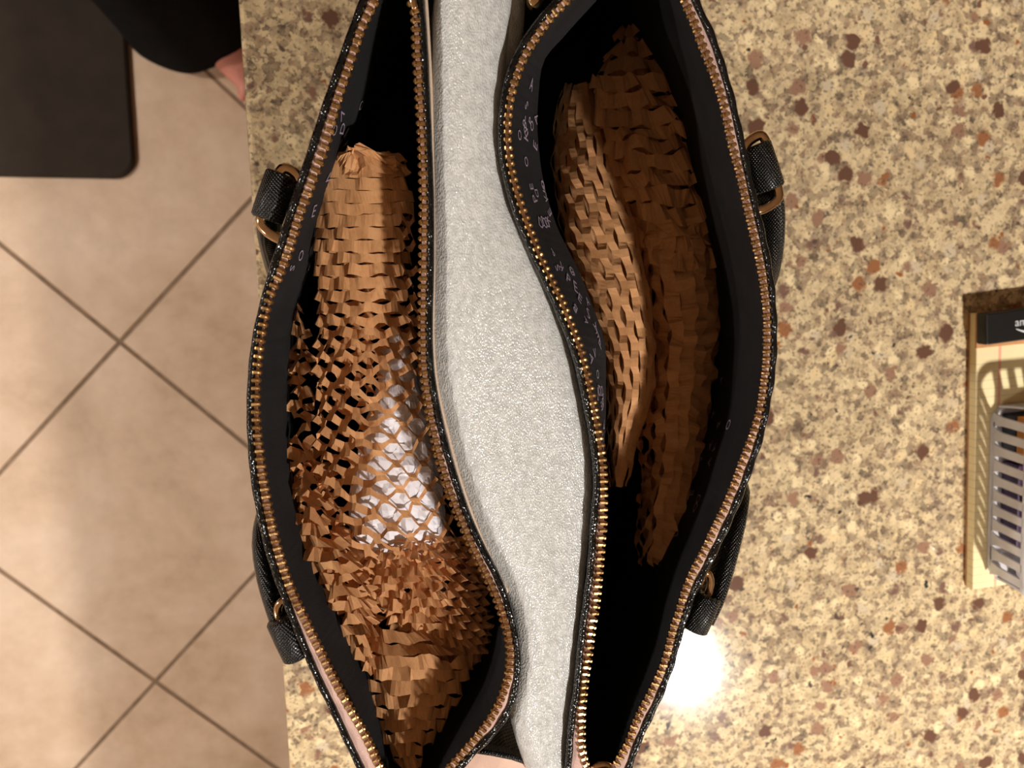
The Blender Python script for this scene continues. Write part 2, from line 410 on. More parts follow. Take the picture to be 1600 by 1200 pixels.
    for k in range(7):
        a = math.radians(-25+k*19)
        rows.append([hc+Vector((0,0,.125*math.sin(a)))+(-fdir*.02)+fdir*.112*math.cos(a)*math.cos(j*math.pi/10)*(.8 if math.cos(j*math.pi/10) > 0 and k < 3 else 1)+sd*.104*math.cos(a)*math.sin(j*math.pi/10) for j in range(20)])
    mb.grid(rows, True); mb.build('hair', M['hair'], t, True)
person()
# ------------------------------------------------------------------ handbag
bag = empty('handbag', P(800, 620, R)*1.0, 'black leather handbag with two open gold zipped compartments lying open from above', 'handbag')
bag['label'] = 'black leather handbag with two open gold zippers standing on the speckled countertop'
bag.location.z = CT
# zipper teeth lines and rim edges of the two pouches, read off as points of the rim plane
ZL1 = [(640,-118),(612,-60),(587,0),(565,45),(552,85),(540,120),(527,160),(517,197),(507,232),(485,292),(470,332),(445,410),(428,447),(417,480),(409,520),(404,555),(401,591),(400,637),(404,692),(411,747),(422,807),(435,860),(452,913),(473,960),(497,1010),(520,1057),(543,1100),(573,1153),(592,1195),(614,1234),(640,1262)]
ZL2 = [(646,-118),(642,-60),(643,0),(649,22),(651,75),(654,125),(657,175),(660,230),(662,300),(662,355),(661,430),(660,508),(661,569),(664,596),(668,624),(673,657),(680,690),(690,728),(701,764),(715,801),(733,843),(750,880),(770,920),(785,960),(795,1000),(796,1040),(788,1077),(770,1117),(743,1153),(717,1183),(690,1212),(655,1250),(642,1262)]
EL1 = [(636,-150),(598,-66),(569,0),(536,90),(510,165),(472,282),(447,360),(424,432),(405,505),(396,560),(392,620),(392,665),(397,740),(409,810),(423,867),(438,912),(464,980),(493,1050),(520,1106),(545,1160),(563,1197),(590,1250),(630,1300)]
EL2 = [(648,-150),(655,-66),(656,0),(661,60),(665,140),(669,230),(672,320),(672,420),(670,510),(672,570),(678,615),(688,665),(702,720),(726,795),(750,850),(778,905),(796,955),(807,1007),(808,1050),(798,1098),(776,1137),(747,1167),(715,1202),(680,1250),(636,1300)]
ZR1 = [(1000,-130),(940,-60),(887,0),(863,25),(844,50),(829,72),(816,97),(805,125),(797,156),(793,188),(793,219),(796,250),(802,280),(812,315),(825,353),(842,397),(860,437),(877,470),(890,503),(902,533),(912,567),(920,600),(927,633),(933,667),(938,697),(942,735),(943,779),(942,816),(939,853),(935,900),(931,941),(924,984),(919,1025),(914,1056),(910,1094),(908,1137),(910,1175),(918,1200),(934,1226)]
ZR2 = [(1006,-130),(1040,-60),(1068,0),(1082,31),(1097,72),(1113,112),(1126,150),(1135,187),(1144,231),(1154,266),(1163,306),(1173,350),(1183,393),(1192,440),(1197,487),(1198,517),(1197,560),(1193,600),(1187,640),(1178,672),(1169,697),(1157,728),(1146,759),(1132,793),(1115,827),(1101,858),(1084,890),(1070,924),(1060,958),(1052,981),(1038,1034),(1019,1078),(1004,1106),(991,1134),(982,1159),(966,1187),(950,1212),(938,1226)]
ER1 = [(1000,-165),(925,-66),(872,0),(835,44),(806,92),(792,135),(785,180),(784,225),(790,268),(804,322),(820,365),(838,408),(858,450),(876,492),(893,535),(906,580),(916,630),(924,670),(930,715),(932,760),(928,810),(923,880),(917,930),(910,984),(905,1030),(901,1075),(894,1119),(889,1181),(889,1210),(905,1260),(934,1290)]
ER2 = [(1006,-165),(1062,-66),(1085,0),(1113,62),(1138,141),(1155,212),(1168,275),(1180,328),(1192,378),(1203,440),(1208,507),(1206,575),(1196,640),(1186,685),(1173,724),(1157,768),(1135,819),(1109,873),(1081,929),(1064,980),(1048,1038),(1029,1088),(1007,1134),(991,1172),(983,1197),(965,1250),(938,1290)]
def path(pts, z, n): return catmull([P(x, y, z) for x, y in pts], n)
N = 90
paths = {}
for nm, z_, e_ in (('L1', ZL1, EL1), ('L2', ZL2, EL2), ('R1', ZR1, ER1), ('R2', ZR2, ER2)):
    paths[nm] = (path(z_, R, 400), path(e_, R-.001, 400))
def nearest(p, poly):
    return min(poly, key=lambda q: (q.x-p.x)**2+(q.y-p.y)**2)
# one gold tooth: two clamp legs and a rounded head
def tooth_mesh():
    bm = bmesh.new()
    def bx(x0, x1, y0, y1, z0, z1, bev):
        r_ = bmesh.ops.create_cube(bm, size=1)
        for q in r_['verts']: q.co = Vector(((x0+x1)/2+q.co.x*(x1-x0), (y0+y1)/2+q.co.y*(y1-y0), (z0+z1)/2+q.co.z*(z1-z0)))
        es = list({e for q in r_['verts'] for e in q.link_edges}); bmesh.ops.bevel(bm, geom=es, offset=bev, segments=1, affect='EDGES')
    bx(-.0018, .0006, -.00080, .00080, -.0006, .0013, .00035)
    bx(-.0001, .0019, -.00105, .00105, -.0009, .0018, .0007)
    me = bpy.data.meshes.new('tooth'); bm.to_mesh(me); bm.free(); me.materials.append(M['gold']); return me
TM = tooth_mesh()
def up_tooth(p, tdir, inward, me, parent):
    pass
for nm, sgn in (('L1', 1), ('L2', -1), ('R1', 1), ('R2', -1)):
    tp, ep = paths[nm]
    # tape: from under the rim edge to just past the teeth
    n = 200; tp2 = resample(tp, n); rows = []
    for i, p in enumerate(tp2):
        t = (tp2[min(n-1, i+1)]-tp2[max(0, i-1)]).normalized(); inw = Vector((-t.y, t.x, 0))*sgn
        q = nearest(p, ep); 
        a = Vector((q.x, q.y, R-.0012)); c = p+inw*.0006+Vector((0,0,-.0006))
        rows.append([a, a.lerp(c, .5)+Vector((0,0,.0005)), c, c+Vector((0,0,-.0009)), a+Vector((0,0,-.0009))])
    mb = MB(); mb.grid(rows, True); tape = mb.build('zipper_tape', M['zip_tape'], bag, label='pale pink zipper tape')
    cnt = int(length(tp)/.0030); tt = resample(tp, cnt); far = MB()
    lo = (cnt-75)//2
    r2 = random.Random(hash(nm) % 1000 if False else ord(nm[0])*7+ord(nm[1]))
    first = 10 if nm[0] == 'L' else 12
    for i in range(3, cnt-3):
        p = tt[i]; t = (tt[i+1]-tt[i-1]).normalized(); inw = Vector((-t.y, t.x, 0))*sgn
        mx = Matrix((inw, Vector((0,0,1)).cross(inw), Vector((0,0,1)))).transposed() @ Matrix.Rotation(r2.uniform(-.12, .12)+.18, 3, 'Y') @ Matrix.Rotation(r2.uniform(-.08, .08), 3, 'Z')
        if lo <= i < lo+75:
            o = bpy.data.objects.new('tooth', TM); C.objects.link(o); o.parent = tape
            o.location = p; o.rotation_euler = mx.to_euler()
        else:
            far.add([p+mx @ vv.co for vv in TM.vertices], [tuple(f.vertices) for f in TM.polygons])
    far.build('tooth_run', M['gold'], tape, fix=False, kind='stuff')
    # piping along the rim
    e2 = resample(ep, 220)
    mb = MB(); mb.tube([q+Vector((0,0,.0004*math.sin(i*.9))) for i, q in enumerate(e2)], .0016, .0020, seg=10); mb.build('piping', M['piping_leather'], bag, True, label='glossy black piped edge')
# the two pouches: outer leather shell, lining, printed letters
RS = [(1000,-120),(960,-40),(935,0),(880,58),(847,98),(841,160),(841,230),(853,300),(868,350),(892,400),(910,440),(930,490),(943,530),(947,580),(946,640),(944,700),(942,760),(940,820),(936,880),(930,941),(920,1025),(912,1094),(910,1137),(914,1175),(921,1200),(935,1222)]
def loop(a, b, n=N): return resample(a, n)+list(reversed(resample(b, n)))
lin_rings = {}
for side, (na, nb) in (('L', ('L1', 'L2')), ('R', ('R1', 'R2'))):
    e = loop(paths[na][1], paths[nb][1])
    cen = sum(e, Vector())/len(e)
    rows = []
    for z, f in ((R-.001, 0), (R-.02, .0), (R-.08, .015), (CT+.03, .06), (CT+.012, .07), (CT+.0065, .10)):
        out_ = min(.026, max(0, R-z-.006)*.22)
        row = []
        for i, q in enumerate(e):
            oo = Vector((0,0,0))
            if i >= N and nb == 'R2':
                tq = e[min(i+1, 2*N-1)]-e[max(i-1, 0)]; tq.z = 0; tq.normalize(); oo = Vector((tq.y, -tq.x, 0)); oo *= (1 if oo.dot(Vector((q.x-cen.x, q.y-cen.y, 0))) > 0 else -1)*out_
            row.append(Vector((q.x+(cen.x-q.x)*f*.5, q.y+(cen.y-q.y)*f, z))+oo)
        rows.append(row)
    mb = MB(); mb.grid(rows, True); mb.f.append(tuple(5*2*N+k for k in range(2*N)))
    mb.build('pouch_shell', M['black_leather'], bag, True)
    tl = loop(paths[na][0], paths[nb][0])
    nl = []
    for i, p in enumerate(tl):
        q = nearest(p, paths[na][1] if i < N else paths[nb][1])
        nl.append(Vector((q.x, q.y, 0))-Vector((p.x, p.y, 0)))
    rings = []; nm_ = lambda i: na if i < N else nb
    rs = loop(path(RS, R-.035, 400), paths[nb][0])
    for d, k in ((.0012, .25), (.008, .45), (.035, .5), (.05, .5), (.09, .5), (.15, .5), (.20, .3)):
        ring = []
        for i, p in enumerate(tl):
            c = Vector((p.x, p.y, R-d))+nl[i]*k
            if side == 'R' and i < N:
                b_ = rs[i]
                if d == .008: c = Vector((p.x, p.y, R-d)).lerp(Vector((b_.x, b_.y, R-d)), .2)
                if d == .035: c = b_.copy()
                if d == .05: c = Vector((b_.x, b_.y, R-d)).lerp(c, .55)
            if nm_(i) == 'R2' and d > .01: c += nl[i].normalized()*min(.024, (d-.01)*.2)
            if nm_(i) == 'L1' and d > .01: c -= nl[i].normalized()*min(.006, (d-.005)*.2)*(1 if d < .07 else .3)
            f = .0012*noise.noise(Vector((c.x*40, c.y*40, d*60))) if d > .01 else 0
            c.x += f; ring.append(c)
        rings.append(ring)
    mb = MB(); mb.grid(rings, True); mb.f.append(tuple(6*2*N+k for k in range(2*N)))
    mb.build('lining', M['lining'], bag, False, fix=False, label='black lining printed with faint scattered letters'); lin_rings[side] = rings
def glyphs(chars):
    out = []
    for ch in chars:
        cu = bpy.data.curves.new('g', 'FONT'); cu.body = ch; cu.size = 1; cu.align_x = 'CENTER'; cu.resolution_u = 2
        ob = bpy.data.objects.new('g', cu); C.objects.link(ob)
        bpy.context.view_layer.update()
        me = ob.to_mesh(); out.append(([v_.co.copy() for v_ in me.vertices], [tuple(p.vertices) for p in me.polygons]))
        ob.to_mesh_clear(); bpy.data.objects.remove(ob); bpy.data.curves.remove(cu)
    return out
GL = glyphs('ADSKPEOV')
def print_on(rings, i0, i1, d0, d1, count, seed, flip):
    r2 = random.Random(seed); mb = MB(); n = len(rings[0]); cen_ = sum(rings[2], Vector())/n
    def at(s, d):      # s ring index (float), d = ring number (float)
        i = int(s) % n; j = min(int(d), len(rings)-2); fs = s-int(s); fd = d-j
        a = rings[j][i].lerp(rings[j][(i+1) % n], fs); b_ = rings[j+1][i].lerp(rings[j+1][(i+1) % n], fs)
        return a.lerp(b_, fd)
    for k in range(count):
        s0 = r2.uniform(i0, i1); dd = r2.uniform(d0, d1); c = at(s0, dd)
        es = (at(s0+.5, dd)-at(s0-.5, dd)).normalized(); edn = (at(s0, dd+.1)-at(s0, dd-.1)).normalized()
        nn = es.cross(edn).normalized(); nn = nn if (nn.z if abs(nn.z) > .35 else nn.dot(cen_-c)) > 0 else -nn; a = r2.uniform(0, 6.28); vs_, fs_ = r2.choice(GL); sz = r2.uniform(.0055, .0075)
        e1 = es*math.cos(a)+edn*math.sin(a); e2 = nn.cross(e1)
        mb.add([c+e1*q.x*sz+e2*(q.y-.35)*sz+nn*.0005 for q in vs_], fs_)
    mb.build('lining_print', M['print'], bag, fix=False, label='faint lavender letters printed on the black lining')
print_on(lin_rings['R'], 16, 56, 1.15, 1.9, 60, 5, -1)
print_on(lin_rings['L'], 14, 32, 1.2, 3.6, 30, 8, -1)
print_on(lin_rings['R'], N+24, N+50, 2.2, 3.7, 16, 9, -1)
# bag base, end gussets with pale pink strips, pale edge of the middle pocket
def gusset(pxs, z0, z1, name, m_, wid):
    pass
mb = MB()
bl = [P(545, 20, R), P(1090, 20, R), P(1010, 1150, R), P(590, 1150, R)]
mb.add([Vector((q.x, q.y, CT+.0005)) for q in bl]+[Vector((q.x, q.y, CT+.006)) for q in bl], [(3,2,1,0),(4,5,6,7),(0,1,5,4),(1,2,6,5),(2,3,7,6),(3,0,4,7)])
mb.build('base_panel', M['black_leather'], bag)
mb = MB(); mb.grid([[P(x, y, R-.012) for x, y in ((742,1176),(770,1181),(800,1187),(826,1196),(850,1206),(905,1226))],
                    [P(x, y, R-.012) for x, y in ((700,1232),(760,1238),(790,1243),(826,1250),(860,1256),(910,1266))],
                    [P(x, y, R-.022) for x, y in ((700,1240),(760,1246),(790,1250),(826,1256),(860,1262),(910,1270))]]); mb.build('gusset_band', M['pink_leather'], bag, label='pale pink gusset band')
mb = MB(); top = [P(x, y, R-.0125) for x, y in ((738,1172),(770,1177),(800,1183),(826,1192),(850,1202),(905,1222))]
mb.tube(top, .0012, seg=8)
mb.grid([top, [q+Vector((0,-.008,-.02)) for q in top], [q+Vector((0,-.009,-.10)) for q in top], [Vector((q.x, q.y-.009, CT+.006)) for q in top]]); mb.build('gusset', M['black_leather'], bag, True)
mb = MB(); top = [P(x, y, R-.014) for x, y in ((655,-62),(720,-55),(790,-52),(860,-55),(925,-62))]
mb.tube(top, .0012, seg=8); mb.grid([top, [Vector((q.x, q.y, CT+.006)) for q in top]]); mb.build('gusset', M['black_leather'], bag, True)
mb = MB(); mb.tube(path([(664,-20),(669,60),(673,140),(676,260),(677,400),(676,520),(680,585),(688,630),(700,680),(716,740),(738,806),(764,868),(792,925)], R-.006, 90), .0008, .0012, seg=8)
mb.build('pocket_edge', M['cream_edge'], bag, True, label='pale cream edge of the middle pocket')
# gold zipper end stop, slider and snap
mb = MB(); a, b_ = P(640, -14, R+.0008), P(649, 15, R+.0008)
mb.tube([a, a.lerp(b_, .1), a.lerp(b_, .9), b_], [.0008, .0014, .0014, .0009], [.0006, .001, .001, .0007], seg=8); mb.build('zipper_stop', M['bright_gold'], bag, True, label='gold zipper end bar')
sl = P(940, 1204, R+.001)
mb = MB(); rows = []
for zz, f in ((-.0016, .8), (0, 1), (.0012, .95), (.0020, .6), (.0022, .1)):
    rows.append([sl+Vector((.0046*f*math.cos(k*math.pi/10)*(1+.25*(k < 10)), .0050*f*math.sin(k*math.pi/10), zz)) for k in range(20)])
mb.grid(rows, True); slo = mb.build('zipper_slider', M['bright_gold'], bag, True, label='gold zipper slider')
mb = MB(); mb.tube([sl+Vector((-.006, .0, .002)), sl+Vector((-.003, .0022, .0032)), sl+Vector((.002, .0026, .0034)), sl+Vector((.006, .0, .002))], .0008, seg=8)
mb.tube([sl+Vector((-.003, -.003, .0024)), sl+Vector((-.012, -.008, .0016)), sl+Vector((-.016, -.018, .001))], .0022, .0008, seg=8); mb.build('pull_tab', M['gold'], slo, True)
mb = MB(); c = P(836, 0, R-.012)
for k in range(1):
    rows = [[c+Vector((.0032*f*math.cos(j*math.pi/8), .0036*f*math.sin(j*math.pi/8), zz)) for j in range(16)] for zz, f in ((-.002, 1), (0, 1), (.0012, .8), (.0016, .3))]
    mb.grid(rows, True); mb.f.append(tuple(3*16+j for j in range(16)))
mb.build('snap', M['bright_gold'], bag, True, label='small gold snap in the middle pocket')
# handles: strap hanging outside, leather loop and gold ring at each end
def leather_loop(p0, p1, hw, zz, parent):
    a, b_ = P(*p0, zz), P(*p1, zz); ax = (b_-a); mb = MB(); pts = []
    for f in (0, .04, .5, .96, 1): pts.append(a+ax*f)
    mb.tube(pts, [hw*.90, hw, hw*1.02, hw, hw*.90], [.0050, .0058, .0060, .0058, .0050], seg=20)
    mb.build('strap_loop', M['black_leather'], parent, True)
    for s in (-.75, .75):      # stitched fold edges of the loop
        pass
def ring(pts, zz, parent, dz=None, ra=.0021, rb=.0013):
    q = [P(x, y, zz+(dz[i] if dz else 0)) for i, (x, y) in enumerate(pts)]
    mb = MB(); mb.tube(catmull(q, 50), ra, rb, seg=10); mb.build('ring', M['bright_gold'], parent, True, label='polished gold ring')
def strap(pts, parent, wd=.0045, th=.0095):
    q = catmull([P(x, y, R-d) for x, y, d in pts], 60); mb = MB()
    mb.tube(q, wd, th, seg=14); o = mb.build('strap', M['black_leather'], parent, True); return o
h1 = link('handle', None, bag)
strap([(424,322,.018),(421,352,.026),(428,395,.045),(440,440,.07),(458,500,.10),(470,600,.12),(452,700,.10),(425,780,.06),(412,840,.036),(418,895,.028),(434,950,.022),(450,992,.018)], h1)
leather_loop((441,272), (416,344), .0062, R-.012, h1)
ring([(478,298),(466,276),(450,264),(438,268),(425,300),(409,340),(410,352),(424,366),(446,374),(462,356)], R-.010, h1)
leather_loop((438,966), (466,1026), .0062, R-.011, h1)
ring([(470,976),(456,950),(443,938),(434,950),(437,970),(452,1000),(466,1014),(482,1008)], R-.013, h1, ra=.0018, rb=.0016)
h2 = link('handle', None, bag)
strap([(1196,286,.018),(1203,330,.024),(1200,390,.036),(1180,460,.065),(1140,560,.10),(1110,640,.11),(1112,700,.085),(1140,760,.05),(1146,800,.032),(1136,850,.026),(1116,920,.022),(1094,968,.018)], h2)
leather_loop((1181,226), (1204,296), .0062, R-.010, h2)
ring([(1158,250),(1166,226),(1184,212),(1194,216),(1202,240),(1216,296),(1216,310),(1202,322),(1184,328),(1168,316)], R-.009, h2)
leather_loop((1107,930), (1084,984), .0062, R-.010, h2)
ring([(1074,950),(1090,916),(1102,894),(1110,904),(1108,924),(1096,956),(1082,976),(1066,976)], R-.012, h2, ra=.0018, rb=.0016)
# ------------------------------------------------------------------ foam roll in the middle pocket
FO = [(-50,690,806),(0,678,800),(80,674,792),(150,672,787),(200,671,786),(260,672,790),(320,674,803),(370,675,828),(420,674,850),(480,672,872),(540,672,890),(600,678,905),(650,690,915),(700,702,924),(760,722,928),(820,742,925),(870,762,919),(930,792,912),(980,803,907),(1040,806,902),(1100,798,896),(1140,802,892),(1180,814,888),(1206,824,888)]
def foam_loft(tab, name, label, d0, sh, deep, cat=None, parent=None):
    rows = []; y0, y1 = tab[0][0], tab[-1][0]
    pts = catmull([Vector((t[1], t[2], t[0])) for t in tab], 110)
    for i, q in enumerate(pts):
        row = []; xl, xr, py = q.x, q.y, q.z; mid = (xl+xr)/2; hw = (xr-xl)/2
        for k in range(25):
            a = -math.pi/2+math.pi*k/24; sx = math.sin(a)
            z = R-d0-sh*(1-max(0, math.cos(a))**.85)
            p = P(mid+hw*sx, py, z); p += Vector((0,0,1))*.0012*noise.noise(Vector((p.x*30, p.y*18, 3)))
            row.append(p)
        lo, hi = row[0], row[-1]
        row = [Vector((lo.x+.004, lo.y, R-deep)), Vector((lo.x, lo.y, lo.z-.03))]+row+[Vector((hi.x, hi.y, hi.z-.03)), Vector((hi.x-.004, hi.y, R-deep))]
        rows.append(row)
    mb = MB(); mb.grid(rows, True)
    n = len(rows[0]); mb.f.append(tuple(range(n))); mb.f.append(tuple((len(rows)-1)*n+k for k in range(n)))
    return mb.build(name, M['foam'], parent, True, label=label, cat=cat)
fr = foam_loft(FO, 'foam_sleeve', 'long white foam sheet roll standing between the two zipped compartments', .0005, .0095, .20, 'foam wrap')
foam_loft([(-40,760,822),(0,762,821),(40,764,819),(80,766,815),(105,766,809),(130,764,800),(150,762,790)], 'foam_flap', None, .014, .010, .12, None, fr)
# ------------------------------------------------------------------ slit kraft paper
def slit_sheet(surf, rows, waves, opn, tilt, jit, seed, seg=8, along=False, ragged=.0, freq=120, relax=1.6, scale=1.0):
    """a slit paper sheet pulled open: rows of ribbons that join alternately with the row above and below"""
    r2 = random.Random(seed); mb = MB(); sv = Vector((seed*3.1, seed*1.7, seed*.9)); nseg = int(waves*seg)
    def pos(a, b_, h):
        u, v_ = (b_, a) if along else (a, b_)
        u = min(1, max(0, u)); v_ = min(1, max(0, v_))
        p = surf(u, v_); e = .004
        du = surf(min(1, u+e), v_)-surf(max(0, u-e), v_); dv = surf(u, min(1, v_+e))-surf(u, max(0, v_-e))
        n = dv.cross(du); 
        if n.length < 1e-12: n = Vector((0,0,1))
        n.normalize()
        if n.z < 0 and n.z < -.2: n = -n
        q = p*freq+sv
        return p+n*h+nvec(q)*jit+nvec(q*2.7)*jit*.5
    Pw = 1/rows
    for i in range(rows):
        b0 = (i+.5)*Pw; top = []; bot = []
        k0 = 0 if r2.random() > ragged else r2.randint(0, seg); k1 = nseg-(0 if r2.random() > ragged else r2.randint(0, seg))
        amp = {}
        for k in range(k0, k1+1):
            a = k/nseg; ph = 2*math.pi*waves*a+math.pi*i; s = max(-1, min(1, relax*math.cos(ph)))
            key = int(ph/math.pi+.5)
            if key not in amp: amp[key] = r2.uniform(.35, 1.35)
            ov = min(.96, opn(a, b0) if not along else opn(b0, a)); ti = (tilt(a, b0) if not along else tilt(b0, a))*amp[key]
            wd = Pw*(1-.80*ov); yc = b0+s*(Pw-wd)/2
            top.append(pos(a, yc+wd/2, ti*(1-s)/2)); bot.append(pos(a, yc-wd/2, -ti*(1+s)/2))
        if len(top) > 1:
            n = len(top); mb.add(bot+top, [(j, j+1, n+j+1, n+j) for j in range(n-1)])
    return mb
def hump(tab, ang=1.5, tw=0):
    """surface over the package: tab rows (py, xl, xr, depth, drop)"""
    ys = [t[0] for t in tab]
    def f(u, v_):
        y = ys[0]+(ys[-1]-ys[0])*v_; xl, xr, d, dr = interp(tab, y)
        a = (u*2-1)*ang; s = math.sin(a)/math.sin(min(ang, math.pi/2)); mid = (xl+xr)/2; hw = (xr-xl)/2
        z = R-d-dr*(1-math.cos(a))
        return P(mid+hw*s, y+tw*s, z)
    return f
def paper(mb, name, label, parent=None, group=None):
    return mb.build(name, M['kraft'], parent, False, fix=False, label=label, cat=None if parent else 'packing paper', group=group)
lerp = lambda a, b_, t: a+(b_-a)*max(0, min(1, t))
# main wrap in the left compartment
T1 = [(238,506,634,.024,.010),(300,497,642,.022,.012),(400,492,650,.020,.013),(500,494,655,.020,.014),(600,494,662,.021,.015),(700,492,686,.023,.017),(780,500,702,.025,.018),(850,520,716,.028,.02),(900,540,728,.032,.022)]
s1 = hump(T1, 1.25)
def op1(a, b_):
    y = 238+662*b_
    o = lerp(.03, .16, (y-330)/120) if y < 450 else lerp(.16, .62, (y-450)/100)
    if y > 560: o = lerp(.62, .7, (y-560)/100)
    e = .62-.32*(y-600)/260
    if a > e and y > 600: o = max(o, lerp(.6, .95, min((a-e)*9, (y-600)/60)))
    if a > .8 and y > 330: o = max(o, .6)
    return o
def ti1(a, b_):
    y = 238+662*b_
    t = lerp(.0003, .0024, (y-330)/200)
    if a > .62-.32*(y-600)/260 and y > 620: t = .0011
    return t
w1 = paper(slit_sheet(s1, 34, 5, op1, ti1, .0012, 3, ragged=.25, relax=2.0), 'paper_wrap', 'long kraft honeycomb paper wrap around white tissue in the left compartment')
T1b = [(y, xl+6, xr-6, d+.011, dr) for y, xl, xr, d, dr in T1]
sb = hump([t for t in T1b], 1.25)
paper(slit_sheet(sb, 34, 6, lambda a, b_: .95 if (a > .35 and b_ > .5) else lerp(.1, .6, (b_-.3)*3), lambda a, b_: .002, .0016, 11, ragged=.3), 'inner_layer', None, w1)
# flap of paper curling at the top of the wrap
tf = hump([(230,540,575,.020,.004),(240,530,610,.0205,.006),(252,524,634,.0215,.008),(268,520,636,.0225,.010)], 1.2)
paper(slit_sheet(tf, 4, 3, lambda a, b_: .03, lambda a, b_: .0008, .0034, 21, freq=150), 'top_flap', None, w1)
# white tissue bundle inside the wrap
def crumple(tab, name, label, matn, seed, jit, nu=26, nv=40, ang=1.5, cat=None, fr_=110):
    f = hump(tab, ang); rows = []
    for j in range(nv):
        row = []
        for i in range(nu):
            p = f(i/(nu-1), j/(nv-1)); q = p*fr_+Vector((seed, 0, 0))
            row.append(p+Vector((0,0,1))*(abs(noise.noise(q))*2-.5)*jit+nvec(q*1.7)*jit*.5)
        rows.append(row)
    # close underneath so that the bundle has a body
    rows2 = [r_+[Vector((q.x, q.y, q.z-.012)) for q in reversed(r_)] for r_ in rows]
    mb = MB(); mb.grid(rows2, True); n = len(rows2[0]); mb.f.append(tuple(range(n))); mb.f.append(tuple((nv-1)*n+k for k in range(n)))
    return mb.build(name, M[matn], None, False, label=label, cat=cat)
crumple([(520,600,640,.030,.012),(620,585,664,.0275,.012),(700,560,680,.0275,.013),(780,545,694,.0285,.014),(840,545,702,.031,.016),(870,550,696,.036,.016)], 'tissue_bundle', 'white crumpled tissue bundle showing through the honeycomb paper of the left compartment', 'tissue', 4, .0026, cat='tissue')
crumple([(930,660,730,.052,.02),(970,655,742,.049,.02),(1010,665,740,.055,.02)], 'tissue_bundle', 'small white crumpled tissue inside the lower dense honeycomb paper roll', 'tissue', 9, .003, nu=16, nv=16, cat='tissue')
# dense roll below it
T2 = [(838,560,735,.032,.018),(880,548,745,.028,.02),(930,575,756,.029,.024),(980,610,765,.033,.026),(1020,640,765,.040,.026),(1045,668,748,.050,.02)]
w2 = paper(slit_sheet(hump(T2, 1.5), 17, 9, lambda a, b_: .6 if b_ > .2 else .35, lambda a, b_: .0034, .0019, 31, ragged=.4, freq=170), 'paper_roll', 'dense crumpled honeycomb kraft paper roll at the lower end of the left compartment')
T2b = [(y, xl+8, xr-8, d+.006, dr) for y, xl, xr, d, dr in T2]
paper(slit_sheet(hump(T2b, 1.5), 15, 8, lambda a, b_: .5, lambda a, b_: .003, .0022, 37, ragged=.3, freq=150), 'inner_layer', None, w2)
# closed slit wedge at the bottom tip
T3 = [(985,560,700,.032,.014),(1030,560,735,.026,.016),(1080,570,725,.024,.017),(1130,586,692,.020,.016),(1170,602,672,.016,.014),(1204,626,656,.013,.010)]
w3 = paper(slit_sheet(hump(T3, 1.35), 11, 4, lambda a, b_: .08 if abs(a-.5) < .25 else .25, lambda a, b_: .0016, .0018, 41, ragged=.3), 'paper_wedge', 'tapering kraft paper end with closed slits at the bottom tip of the left compartment')
# narrow strand by the outer wall
T4 = [(470,456,476,.056,.010),(540,452,480,.052,.012),(620,450,488,.046,.012),(700,446,496,.036,.013),(760,446,510,.030,.013),(820,455,537,.026,.014),(870,475,562,.0245,.014),(930,503,582,.0245,.014),(990,536,594,.027,.014),(1050,560,602,.032,.013)]
w4 = paper(slit_sheet(hump(T4, 1.3), 30, 2.5, lambda a, b_: lerp(.2, .5, b_), lambda a, b_: .0030, .0026, 51, ragged=.6, freq=140), 'paper_strand', 'narrow crinkled kraft honeycomb paper strand along the outer wall of the left compartment')
T4b = [(y, xl+6, xr+4, d+.006, dr) for y, xl, xr, d, dr in T4[3:]]
paper(slit_sheet(hump(T4b, 1.5), 20, 4, lambda a, b_: .5, lambda a, b_: .0045, .0028, 57, ragged=.5, freq=130), 'under_layer', None, w4)
# ---- right compartment
T5 = [(130,880,930,.112,.014),(180,866,945,.104,.016),(260,860,962,.084,.018),(350,872,990,.069,.018),(450,900,1014,.056,.018),(540,930,1024,.048,.018),(600,942,1024,.045,.018),(680,944,1000,.043,.018),(760,950,978,.048,.016)]
w5 = paper(slit_sheet(hump(T5, 1.35), 9, 13, lambda a, b_: .34 if b_ > .12 else .12, lambda a, b_: .0008, .0009, 61, along=True, ragged=.2, freq=70), 'paper_wrap', 'brightly lit slit kraft paper wrap beside the middle wall of the right compartment')
T5b = [(y, xl+5, xr-5, d+.016, dr) for y, xl, xr, d, dr in T5]
paper(slit_sheet(hump(T5b, 1.4), 7, 11, lambda a, b_: .06, lambda a, b_: .0006, .001, 63, along=True, freq=60), 'inner_layer', None, w5)
T6 = [(40,975,1010,.100,.01),(80,945,1060,.090,.014),(130,925,1090,.084,.016),(200,940,1106,.080,.018),(280,955,1112,.076,.018),(340,980,1114,.074,.02),(420,1005,1116,.074,.02)]
w6 = paper(slit_sheet(hump(T6, 1.5), 15, 5, lambda a, b_: .08, lambda a, b_: .0024, .0050, 71, ragged=.4, freq=60), 'paper_wad', 'crumpled shaded kraft paper wad at the upper end of the right compartment')
paper(slit_sheet(hump([(y, xl+6, xr-6, d+.007, dr) for y, xl, xr, d, dr in T6], 1.4), 14, 5, lambda a, b_: .04, lambda a, b_: .002, .0040, 73, freq=60), 'inner_layer', None, w6)
T7 = [(340,985,1114,.074,.02),(440,1000,1120,.072,.02),(520,1010,1118,.066,.022),(600,1012,1112,.061,.022),(700,1004,1102,.056,.022),(780,1000,1084,.052,.020),(840,998,1062,.052,.016),(880,1002,1042,.056,.010)]
w7 = paper(slit_sheet(hump(T7, 1.5), 8, 13, lambda a, b_: .12, lambda a, b_: .0022, .0030, 81, along=True, ragged=.4, freq=60), 'paper_tail', 'shaded kraft paper tail narrowing along the outer wall of the right compartment')
